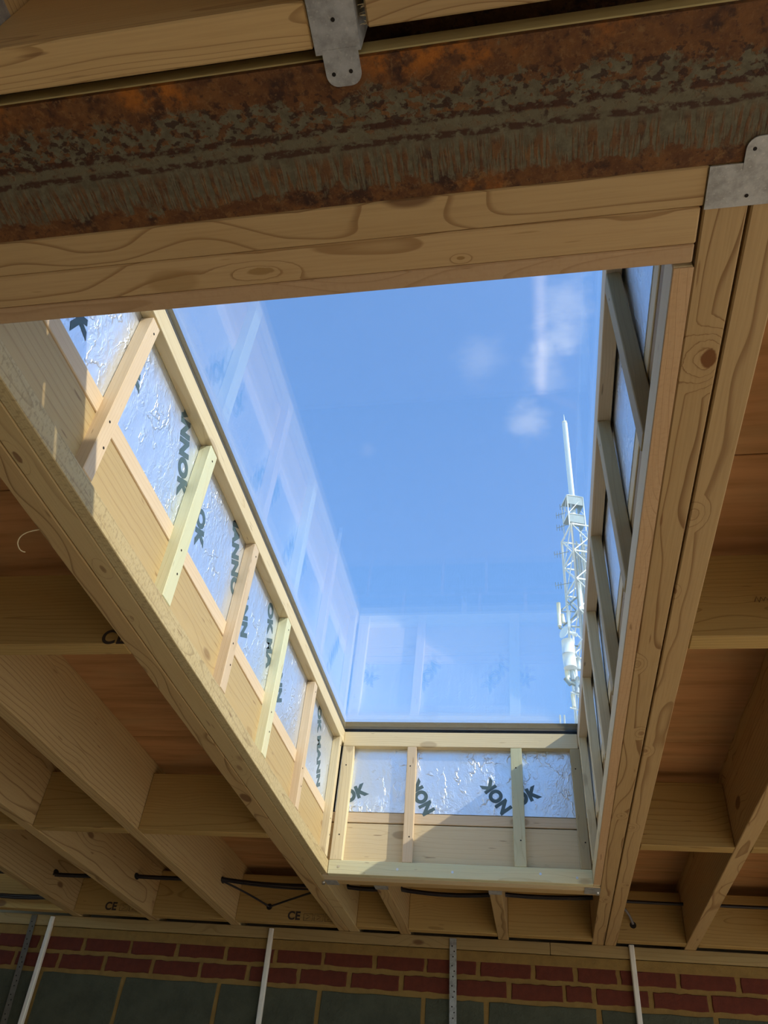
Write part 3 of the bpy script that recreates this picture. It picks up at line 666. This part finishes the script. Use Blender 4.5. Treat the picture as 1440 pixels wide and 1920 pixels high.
def strap(label, x0, x1, ztop, zbot, band_m='galv'):
    L = ztop - zbot; e = empty('restraint_strap', (x0, 3.733, zbot)); tag(e, label, 'strap', 'steel straps on the far wall')
    bm = bmesh.new(); y = 3.7355; hw = .0145
    vs = [bm.verts.new(p) for p in ((x0 - hw, y, ztop), (x0 + hw, y, ztop), (x1 + hw, y, zbot), (x1 - hw, y, zbot))]
    f = bm.faces.new(vs); r = bmesh.ops.extrude_face_region(bm, geom=[f])
    for v in r['geom']:
        if isinstance(v, bmesh.types.BMVert): v.co.y -= .0025
    bmesh.ops.recalc_face_normals(bm, faces=bm.faces); mesh_obj('band', bm, band_m, e)
    k = 0; z = ztop - .03
    while z > zbot + .02:
        fx = x0 + (x1 - x0) * (ztop - z) / L
        for dx in ((-.004,), (.005,), (0.0,))[k % 3]: disc('hole', .0030, .0004, (fx + dx, 3.7328, z), (0, -1, 0), 'dark', e, 8)
        z -= .020 if k % 3 != 2 else .034; k += 1
strap('perforated galvanised strap hanging in the middle of the brick wall', -.367, -.352, .853, .25)
strap('perforated strap with shade put into its dark colour, at the left edge of the brick wall', -2.345, -2.305, .855, .25, 'galv_shaded')

def cable(label, runs, r, m='cable', group='cables through the joists', n=6):
    e = None
    for i, pts in enumerate(runs):
        if e is None: e = tag(tube_obj('cable', pts, r, m, None, n), label, 'cable', group)
        else: tube_obj('strand', pts, r, m, e, n)
# holes where they pass through the joists
for nm, xs in (('roof_joist', -1.3265), ('roof_joist.001', -1.7225), ('roof_joist.002', -2.1085), ('trimmer_joist.001', -.7780), ('tail_joist', -.5515)):
    j = bpy.data.objects[nm]; bm = bmesh.new()
    c = Vector((xs, 3.41, .955)); pts = [(c.y + .020 * math.cos(a) * 1.2, c.z + .013 * math.sin(a)) for a in [2 * math.pi * i / 14 for i in range(14)]]
    add_plate(bm, pts, xs - .0002, xs + .0004, 'yz'); mesh_obj('cable_hole', bm, 'dark', j)
def sag(xa, ya, za, xb, yb, zb, s, n=10): return [(xa + (xb - xa) * i / n, ya + (yb - ya) * i / n, za + (zb - za) * i / n - s * 4 * (i / n) * (1 - i / n)) for i in range(n + 1)]
for k, (dy, dz) in enumerate(((0, .004), (.008, -.003), (-.009, -.002))):
    lab = ('uppermost', 'lowest', 'foremost')[k]
    runs = [sag(-2.9, 3.41 + dy, .958 + dz, -2.13, 3.40 + dy, .948 + dz, .004), sag(-2.135, 3.40 + dy, .945 + dz, -1.75, 3.415 + dy, .957 + dz, .004),
            sag(-1.75, 3.42 + dy, .958 + dz, -1.35, 3.405 + dy, .957 + dz, .003), sag(-1.345, 3.40 + dy, .958 + dz, -.86, 3.405 + dy * 2, .945 + dz * 2, .010), sag(-.80, 3.41 + dy, .952 + dz, -.575, 3.43 + dy, .957 + dz, .006),
            sag(-.57, 3.43 + dy, .957 + dz, -.15, 3.42 + dy, .952 + dz, .013), sag(-.15, 3.42 + dy, .952 + dz, .22, 3.43 + dy, .958 + dz, .006)]
    cable('dark cable threaded through the joists along the wall, %s of the bundle' % lab, runs, .0042)
cable('thin black cable dropping to a drilled hole in the stamped blocking', [bez((-1.33, 3.40, .950), (-1.25, 3.52, .942), (-1.178, 3.655, .920)), bez((-.86, 3.41, .944), (-1.0, 3.5, .932), (-1.178, 3.655, .921))], .0042)
cable('black cable along the blocking right of the rooflight', [sag(.30, 3.600, .997, .58, 3.600, .995, .001), sag(.62, 3.600, .996, 1.0, 3.600, .996, .001)], .0065)
cable('grey cable curving down to a drilled hole right of the trimmer', [bez((.300, 3.56, .975), (.352, 3.58, .975), (.377, 3.652, .925))], .0055, 'cable_grey')
cable('loose bundle of dark cable at the left picture edge', [sag(-2.6, 3.60, .905, -2.16, 3.60, .908, .006), sag(-2.6, 3.592, .897, -2.18, 3.598, .903, .002), sag(-2.6, 3.585, .90, -2.2, 3.60, .90, .010)], .007)

# ================================================================== telecom mast beyond the roof
K = 1.5
def P(u, v, dy=0.):
    d = back(u, v); s = (30 * K + dy) / d.y; return d * s
mast = empty('telecom_mast', (P(1078, 1100).x, 45, -1.74)); tag(mast, 'white lattice telecom mast with a tall pole, seen through the glass at the right', 'mast')
def P3(x, y, z): return Vector((x, y, z))
cx, cy = 4.02, 45.0
ang0 = math.radians(17); hs = .78 * K * .92
def corner(k, f=1.): a = ang0 + math.radians(45 + 90 * k); return (cx + hs * f * 1.414 * math.cos(a), cy + hs * f * 1.414 * math.sin(a))
ztop, zbot = 36.9, -1.74
def taper(z): return 1. if z > 12 else 1. + (12 - z) * .035
for k in range(4):
    bm = bmesh.new(); a = corner(k); c = corner(k, taper(zbot)); add_tube(bm, [(a[0], a[1], ztop), (a[0], a[1], 12), (c[0], c[1], zbot)], .085, 6); mesh_obj('leg', bm, 'paint', mast)
zs = [ztop - 2.4 * i for i in range(16)]
bm = bmesh.new()
for i, z in enumerate(zs):
    for k in range(4):
        a, c = corner(k, taper(z)), corner((k + 1) % 4, taper(z)); add_tube(bm, [(*a, z), (*c, z)], .065, 5)
        if i + 1 < len(zs):
            z2 = zs[i + 1]; b2, d2 = corner((k + 1) % 4, taper(z2)), corner(k, taper(z2)); zm = (z + z2) / 2
            add_tube(bm, [(*a, z), (*b2, z2)], .042, 5); add_tube(bm, [(*c, z), (*d2, z2)], .042, 5)
mesh_obj('bracing', bm, 'paint', mast)
bm = bmesh.new()
for i in range(14):
    a = 2 * math.pi * i / 14; r = .28 + .1 * (i % 3); add_tube(bm, [(cx - .25 + r * math.cos(a), cy - .2 + r * math.sin(a), ztop - .5 - .4 * (i % 4)), (cx - .25 + r * math.cos(a), cy - .2 + r * math.sin(a), zbot)], .045, 5)
mesh_obj('feeder_cables', bm, 'zinc', mast)
# ladder
bm = bmesh.new()
for s_ in (-.2, .2): add_tube(bm, [(cx + s_ + .2, cy - .5, ztop), (cx + s_ + .2, cy - .5, zbot)], .03, 5)
for i in range(120): add_tube(bm, [(cx, cy - .5, ztop - .32 * i), (cx + .4, cy - .5, ztop - .32 * i)], .018, 4)
mesh_obj('ladder', bm, 'paint', mast)
# head cage and pole
hc = .60; tx, ty = cx, cy; cx = 3.62
def hcor(k): a = ang0 + math.radians(45 + 90 * k); return (cx + hc * 1.414 * math.cos(a), cy + hc * 1.414 * math.sin(a))
bm = bmesh.new()
for k in range(4):
    a, c = hcor(k), hcor((k + 1) % 4); add_tube(bm, [(*a, ztop), (*a, 40.2)], .045, 5)
    for z in (38.4, 40.2): add_tube(bm, [(*a, z), (*c, z)], .035, 5)
    add_tube(bm, [(*a, 38.4), (*c, 40.2)], .03, 5)
mesh_obj('head_frame', bm, 'paint', mast)
for z in (38.3, 40.1):
    bm = bmesh.new(); add_plate(bm, [hcor(k) for k in range(4)], z, z + .06); mesh_obj('platform', bm, 'screen', mast)
bm = bmesh.new(); add_tube(bm, [(cx + .02, cy, 38.3), (cx + .02, cy, 40.2), (cx - .01, cy, 48.7), (cx - .01, cy, 48.9)], .21, 14); mesh_obj('pole_antenna', bm, 'paint', mast)
bm = bmesh.new(); add_tube(bm, [(cx - .01, cy, 48.9), (cx - .01, cy, 49.8)], .03, 6); mesh_obj('lightning_rod', bm, 'paint', mast)
for k in (2, 3):
    a, c = hcor(k), hcor((k + 1) % 4)
    for z0, z1 in ((39.35, 40.15), (37.6, 38.35)):
        bm = bmesh.new(); vs = [bm.verts.new(p) for p in ((*a, z0), (*c, z0), (*c, z1), (*a, z1))]; f = bm.faces.new(vs)
        r = bmesh.ops.extrude_face_region(bm, geom=[f])
        for v in r['geom']:
            if isinstance(v, bmesh.types.BMVert): v.co += Vector((cx - (a[0] + c[0]) / 2, cy - (a[1] + c[1]) / 2, 0)) * .06
        bmesh.ops.recalc_face_normals(bm, faces=bm.faces); mesh_obj('side_panel', bm, 'screen', mast)
cx = tx
# side aerials
def yagi(u, v, L=.9):
    p = P(u, v); bm = bmesh.new(); add_tube(bm, [p, (cx - hs * .9, cy - .3, p.z)], .025, 5)
    for i in range(3): q = p + Vector((i * .18, 0, 0)); add_tube(bm, [q + Vector((0, 0, -.28)), q + Vector((0, 0, .28))], .018, 4)
    mesh_obj('side_aerial', bm, 'screen', mast)
for u, v in ((1043, 967), (1044, 990), (1040, 1040), (1042, 1098), (1050, 951)): yagi(u, v)
def cyl(name, u0, v0, u1, v1, r, m, n=12, dy=-1.0):
    a, c = P(u0, v0, dy), P(u1, v1, dy); bm = bmesh.new(); add_tube(bm, [a, c], r, n); return mesh_obj(name, bm, m, mast)
def arm(u0, v0, u1, v1, r=.06, dy=-.8, m='screen', name='arm'): return cyl(name, u0, v0, u1, v1, r, m, 5, dy)
cyl('panel_antenna', 1047, 1131, 1049.5, 1174, .13, 'cream'); cyl('panel_antenna', 1085, 1094, 1090.5, 1143, .15, 'paint'); cyl('panel_antenna', 1054, 1152, 1057, 1168, .12, 'cream'); cyl('panel_antenna', 1066, 1145, 1067, 1176, .09, 'paint')
arm(1052, 1145, 1082, 1120); arm(1056, 1174, 1085, 1150); arm(1052, 1147, 1086, 1147, .04); arm(1048, 1177, 1060, 1182, .07); arm(1070, 1175, 1088, 1175, .04); arm(1064, 1128, 1082, 1147, .05)
cyl('drum_antenna', 1064.5, 1202, 1066.5, 1228, .40, 'paint', 18, -1.2); cyl('drum_antenna', 1066.5, 1228.6, 1069.5, 1253, .40, 'paint', 18, -1.2)
# dish
bm = bmesh.new(); c = P(1062, 1188, -1.0); prev = None; nrm = Vector((-.75, -.6, .1)).normalized(); e1 = nrm.cross(Vector((0, 0, 1))).normalized(); e2 = nrm.cross(e1)
for i in range(5):
    rr = .42 * i / 4; off = c + nrm * (.22 * (i / 4) ** 2)
    cur = [bm.verts.new(off + (e1 * math.cos(2 * math.pi * k / 16) + e2 * math.sin(2 * math.pi * k / 16)) * max(rr, .02)) for k in range(16)]
    if prev:
        for k in range(16): bm.faces.new((prev[k], prev[(k + 1) % 16], cur[(k + 1) % 16], cur[k]))
    prev = cur
bm.faces.new(prev); bmesh.ops.recalc_face_normals(bm, faces=bm.faces); mesh_obj('dish', bm, 'paint', mast)
arm(1068, 1186, 1082, 1191, .13, -1., 'paint'); arm(1074, 1190, 1076, 1208, .07, -1., 'paint'); arm(1070, 1210, 1084, 1212, .05)
for (u0, v0, u1, v1, r, m_) in ((1062, 1258, 1065, 1278, .12, 'cream'), (1066, 1256, 1068, 1272, .10, 'paint'), (1072, 1255, 1075, 1276, .16, 'zinc'), (1078, 1240, 1080, 1272, .12, 'paint'), (1060, 1272, 1070, 1284, .14, 'screen'),
                                (1075, 1225, 1078, 1248, .12, 'paint'), (1084, 1235, 1085, 1256, .16, 'zinc'), (1076, 1218, 1088, 1240, .06, 'zinc'), (1070, 1280, 1090, 1288, .12, 'screen'), (1082, 1270, 1083, 1300, .14, 'zinc'), (1074, 1286, 1078, 1296, .06, 'paint'),
                                (1073, 1302, 1076, 1326, .10, 'cream'), (1070, 1298, 1088, 1304, .05, 'paint'), (1069, 1327, 1086, 1332, .05, 'paint'), (1082, 1302, 1082, 1330, .03, 'screen')):
    cyl('mast_fitting', u0, v0, u1, v1, r, m_, 8, -.9)
for u, lab in ((1051, 'left one of two thin white aerials just above the far rail'), (1059, 'right one of two thin white aerials just above the far rail')):
    a, c = P(u - 1, 1341, -3), P(u, 1362, -3); tag(tube_obj('whip_aerial', [a, c, (c.x, c.y, -1.74)], .05, 'paint', None, 6), lab, 'aerial', 'whip aerials')
